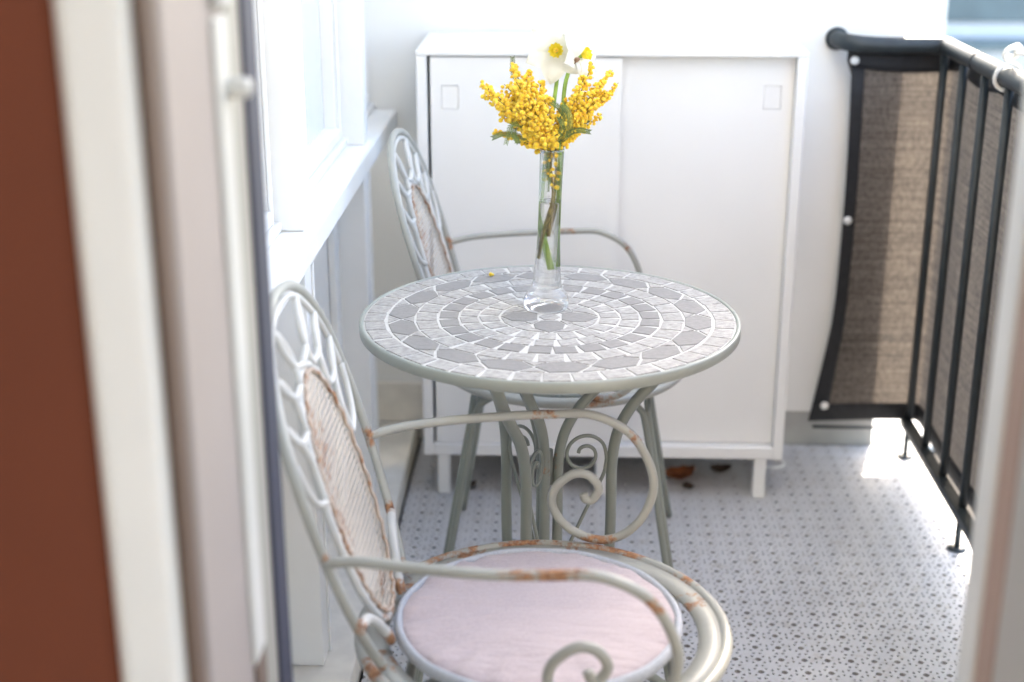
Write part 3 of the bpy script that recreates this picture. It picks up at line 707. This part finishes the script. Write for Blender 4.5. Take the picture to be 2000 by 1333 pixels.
def mimosa(name, label, stem, tips, leaves, dens, rb):
    root = empty(name, stem[0]); tag(root, label, 'flower', 'mimosa sprigs in the vase')
    inv = lambda o: inw(o, root)
    inv(tube('stem', crom(stem, 8), lambda t: .0030 - .0013 * t, M['twig'], seg=8))
    for (px, py, dy, th) in tips:
        tip = at(px, py, dy); s0 = stem[-1] + Vector((rnd.uniform(-.004, .004), rnd.uniform(-.004, .004), rnd.uniform(-.015, .005)))
        mid = s0.lerp(tip, .5) + Vector((rnd.uniform(-.006, .006), rnd.uniform(-.006, .006), rnd.uniform(.000, .010)))
        P = crom([s0, mid, tip], 10)
        tw_ = inv(tube('twig', P, lambda t: .0012 - .0006 * t, M['twig'], seg=5))
        lst = []
        L = sum((b - a).length for a, b in zip(P, P[1:])); nb = int(dens * L / .01)
        for k in range(nb):
            u = 1 - (rnd.random() ** 1.15) * .78; q = P[min(int(u * (len(P) - 1)), len(P) - 1)]
            sp_ = 1.22 * th * (1.15 - .55 * u) * (.35 + .65 * rnd.random())
            v = Vector((rnd.gauss(0, 1), rnd.gauss(0, 1), rnd.gauss(0, 1))).normalized() * sp_
            c = q + v; r_ = rb * rnd.uniform(.55, 1.2) * (1.08 - .25 * u)
            if all((c - c2).length > (r_ + r2) * .66 for c2, r2 in lst): lst.append((c, r_))
        if lst:
            o = inv(link('blossom_cluster', balls_mesh('blossom_cluster', lst), M['ball'])); tag(o, kind='stuff')
    for Lf in leaves:
        inv(fern('leaf', [at(*p) for p in Lf], None, .0085))
        cl_ = [(mouth + Vector((rnd.uniform(-.011, .011), rnd.uniform(-.011, .011), -rnd.uniform(.006, .062))), rb * rnd.uniform(.6, .9)) for _ in range(16)]
    o = inv(link('blossom_cluster', balls_mesh('blossom_cluster', cl_), M['ball'])); tag(o, kind='stuff')
    for _ in range(2):
        a_, c_ = rnd.uniform(0, 6.28), rnd.uniform(0, 6.28)
        inv(fern('leaf', [mouth + Vector((.013 * math.cos(a_), .013 * math.sin(a_), .004)), mouth + Vector((.010 * math.cos(c_), .010 * math.sin(c_), -.03)), mouth + Vector((.006 * math.cos(a_), .006 * math.sin(a_), -.068))], None, .005))
    return root
sA = [at(1054, 505, -.006), at(1060, 470, -.004), at(1072, 420, .0), at(1080, 380, .002), at(1076, 330, 0), at(1074, 290, 0)]
sB = [at(1070, 460, .008), at(1080, 400, .008), at(1086, 340, .004), at(1084, 290, .002)]
mimosa('mimosa_sprig', 'dense yellow mimosa sprig spreading from the vase towards the window wall', sA,
       [(938, 160, -.02, .008), (945, 185, .0, .010), (972, 195, -.03, .017), (1000, 128, .01, .013), (985, 165, .02, .016), (1008, 160, -.03, .018), (1030, 140, .0, .015), (1055, 160, .02, .015), (1062, 185, -.02, .017), (1030, 190, -.035, .019), (1010, 215, -.04, .018), (975, 222, .0, .013), (1050, 220, -.03, .016), (962, 258, .01, .006), (1068, 240, -.025, .012), (1075, 272, -.02, .008), (1088, 262, -.022, .008), (1040, 240, -.03, .014), (1020, 175, -.01, .02), (995, 190, .01, .018)],
       [((1060, 285, 0), (1020, 268, .0), (985, 262, -.005), (962, 270, -.01)), ((1065, 282, 0), (1030, 250, -.01), (1000, 245, -.02), (988, 282, -.03)), ((1065, 285, .01), (1035, 278, .01), (1008, 276, .01)), ((1050, 270, 0), (1010, 240, .0), (1004, 262, -.01), (1012, 278, -.01)), ((1040, 200, .03), (1005, 150, .04), (1001, 112, .04))], 12, .0038)
mimosa('mimosa_sprig', 'looser yellow mimosa sprig leaning from the vase towards the railing', sB,
       [(1208, 162, .01, .007), (1196, 138, .0, .007), (1186, 178, .0, .012), (1158, 124, .01, .009), (1142, 150, .0, .011), (1132, 178, -.01, .012), (1168, 195, -.01, .011), (1176, 224, .01, .007), (1150, 212, -.01, .012), (1128, 226, -.01, .011), (1108, 195, .01, .008), (1120, 246, .0, .009), (1170, 165, .01, .010), (1104, 236, -.02, .007)],
       [((1085, 288, 0), (1110, 262, -.01), (1130, 255, -.015), (1152, 258, -.02)), ((1085, 285, 0), (1115, 255, .0), (1135, 243, .005), (1150, 234, .01)), ((1085, 285, -.01), (1105, 240, -.02), (1095, 215, -.025), (1078, 200, -.03)), ((1086, 285, -.01), (1098, 250, -.025), (1092, 230, -.03)), ((1082, 285, .0), (1110, 262, -.02), (1112, 225, -.03), (1100, 205, -.03))], 9.5, .0036)
# daffodils
def daffodil(label, stem, face, roll, scale, bend=.0):
    root = empty('daffodil', stem[0]); tag(root, label, 'flower', 'daffodils in the vase')
    inw(tube('stem', crom(stem, 8), lambda t: .0040 - .0011 * t, M['stem'], seg=10), root)
    C = stem[-1]; face = face.normalized(); q = face.to_track_quat('Z', 'Y').to_matrix().to_4x4(); T = Matrix.Translation(C) @ q @ Matrix.Rotation(roll, 4, 'Z') @ Matrix.Scale(scale, 4)
    for k in range(6):
        a = k * math.pi / 3; layer = k % 2; V, Fc = [], []; nu, nv_ = 9, 6
        cup = rnd.uniform(.05, .28); tw_ = rnd.uniform(-.25, .25)
        for i in range(nu + 1):
            u = i / nu; w = .0125 * (math.sin(math.pi * min(1, .12 + u * .88)) ** .75) * (1.25 - .35 * u) if u < 1 else .0004
            for j in range(nv_ + 1):
                v = j / nv_ * 2 - 1
                x = .004 + .041 * u; yy = w * v * (1.25 if layer == 0 else 1.08)
                z = -.003 - .0018 * layer + cup * .02 * math.sin(u * 2.2) - .006 * u * u + .004 * (1 - v * v) * u * (1 - u) * 2 + tw_ * yy * u + .0022 * math.sin(v * 4 + u * 6 + k * 2.1) * u
                V.append(T @ Vector((x * math.cos(a) - yy * math.sin(a), x * math.sin(a) + yy * math.cos(a), z)))
        for i in range(nu):
            for j in range(nv_): b = i * (nv_ + 1) + j; Fc.append((b, b + 1, b + nv_ + 2, b + nv_ + 1))
        inw(link('petal', mesh('petal', V, Fc, True), M['petal']), root)
    V, Fc = [], []; sg = 48; pf = [(.001, 0), (.0055, .001), (.0072, .004), (.0080, .008), (.0096, .011)]
    for i, (r_, z) in enumerate(pf):
        for k in range(sg):
            a = 2 * math.pi * k / sg; fr = 1 + (.09 * math.sin(a * 11) + .04 * math.sin(a * 7)) * (i / 4) ** 2
            V.append(T @ Vector((r_ * fr * math.cos(a), r_ * fr * math.sin(a), z + .0008 * math.sin(a * 9) * (i / 4))))
    for i in range(len(pf) - 1):
        for k in range(sg): l = (k + 1) % sg; Fc.append((i * sg + k, i * sg + l, (i + 1) * sg + l, (i + 1) * sg + k))
    co = inw(link('corona', mesh('corona', V, Fc, True), M['corona']), root)
    lst = [(T @ Vector((.0022 * math.cos(a), .0022 * math.sin(a), .009)), .0012 * scale) for a in [k * math.pi / 3 for k in range(6)]]
    inw(link('stamens', balls_mesh('stamens', lst), M['ball']), root)
    inw(tube('ovary', [T @ Vector((0, 0, -.001)), T @ Vector((0, 0, -.010)), T @ Vector((0, 0, -.020))], lambda t: .0034 + .0016 * math.sin(t * math.pi), M['stem'], seg=10), root)
    return root
d1 = daffodil('daffodil with its white petals open and yellow cup facing out', [at(1074, 525, .004), at(1066, 470, .006), at(1058, 400, .008), at(1068, 290, .008), at(1082, 200, .012), at(1089, 140, .030), at(1087, 100, .016)], Vector((-.10, -1.0, .22)), .35, 1.12)
d2 = daffodil('daffodil turned sideways, its greenish yellow cup half hidden by petals', [at(1086, 520, .004), at(1090, 430, .006), at(1093, 330, .006), at(1098, 240, .01), at(1104, 165, .012), at(1120, 122, .02), at(1138, 108, .03)], Vector((.72, -.42, .30)), .1, 1.02)
o = inw(tube('spathe', crom([at(1112, 128, .016), at(1122, 118, .012), at(1130, 116, .010), at(1120, 126, .008)], 5), lambda t: .0028 * math.sin(math.pi * min(.98, t + .02)) + .0004, M['spathe'], seg=6), d2)
inw(tube('leaf_blade', crom([at(1092, 300, -.004), at(1098, 220, -.006), at(1104, 150, -.004)], 8), lambda t: .0042 * (1 - t) ** .6 + .0003, M['stem'], seg=8, flat=(1, .35)), d2)
# fallen blossom on the table
p = Vector((0, 0, 0)); pz = TZ
o = link('fallen_blossom', balls_mesh('fallen_blossom', [(Vector((0, 0, .0036)), .0036), (Vector((.0034, .001, .0028)), .0024)]), M['ball']); o.location = (-.1195, 2.325, TZ + .0003); tag(o, 'single yellow mimosa blossom fallen on the mosaic tabletop', 'blossom')

# ================================================================== SMALL THINGS ON THE FLOOR
def dead_leaf(loc, s, rz, mat, label, curl=.35):
    V, Fc = [], []; nu, nv_ = 8, 4
    for i in range(nu + 1):
        u = i / nu; w = .5 * math.sin(math.pi * (.04 + .92 * u)) * (1 - .3 * u) * (1 + .2 * math.sin(u * 19))
        for j in range(nv_ + 1):
            v = j / nv_ * 2 - 1; V.append(((u - .5) * s, v * w * s, .003 + s * curl * (v * v * .35 + (u - .5) ** 2 * 1.2)))
    for i in range(nu):
        for j in range(nv_): b = i * (nv_ + 1) + j; Fc.append((b, b + 1, b + nv_ + 2, b + nv_ + 1))
    o = link('dead_leaf', mesh('dead_leaf', V, Fc, True), mat); o.location = loc; o.rotation_euler = (0, 0, rz); tag(o, label, 'leaf', 'dead leaves under the cabinet'); return o
dead_leaf((.285, 3.075, 0), .078, .4, M['leaf_dead'], 'large curled orange-brown dead leaf under the cabinet', .5)
dead_leaf((.300, 3.02, 0), .035, 1.9, M['leaf_dark'], 'small dark leaf beside the orange-brown dead leaf', .4)
dead_leaf((.385, 3.115, 0), .05, .1, M['leaf_dark'], 'dark dead leaf under the cabinet near its front leg', .5)
dead_leaf((-.210, 3.005, 0), .045, .6, M['leaf_dark'], 'dark dead leaf under the cabinet end close to the window wall', .4)
rg = tube('wire_ring', [(.010 * math.cos(a), .010 * math.sin(a), .0022) for a in [k * 2 * math.pi / 24 for k in range(22)]], .0013, M['rail'], None, 6); rg.location = (.318, 2.375, .0002); tag(rg, 'small dark wire ring lying on the perforated deck', 'ring')
cc = tube('cable_loop', crom([(-.03, .03, .003), (.01, -.012, .003), (.045, -.004, .003), (.05, .025, .003), (.02, .04, .003)], 8), .0028, M['plastic'], None, 8); cc.location = (.49, 3.155, 0); tag(cc, 'white cable loop on the deck by the cabinet corner', 'cable')

# ================================================================== BACKGROUND
nb = empty('white_building', (1.0, 8.5, -6.5)); tag(nb, 'low white building beyond the railing corner', 'building')
inw(box('wall', -1.0, 2.085, 8.0, 11.0, -6.5, 1.25, M['bgwhite'], bev=.02), nb)
inw(box('roof_edge', -1.05, 2.10, 7.95, 11.05, 1.252, 1.36, M['bgwhite'], bev=.02), nb)
bb_ = empty('blue_grey_building', (5, 12, -6.5)); tag(bb_, 'pale blue-grey building behind the railing with a dark shutter', 'building')
inw(box('wall', 2.2, 9.0, 11.2, 15.0, -6.5, 1.7, M['bgwall'], bev=.02), bb_)
inw(box('shutter', 2.75, 3.62, 11.16, 11.198, .18, 1.4, M['bgdark'], bev=.01), bb_)
inw(box('shutter', 5.6, 6.5, 11.16, 11.198, .18, 1.4, M['bgdark'], bev=.01), bb_)
inw(box('ledge', 2.2, 9.0, 11.0, 11.198, -.02, .06, M['bgdark'], bev=.01), bb_)
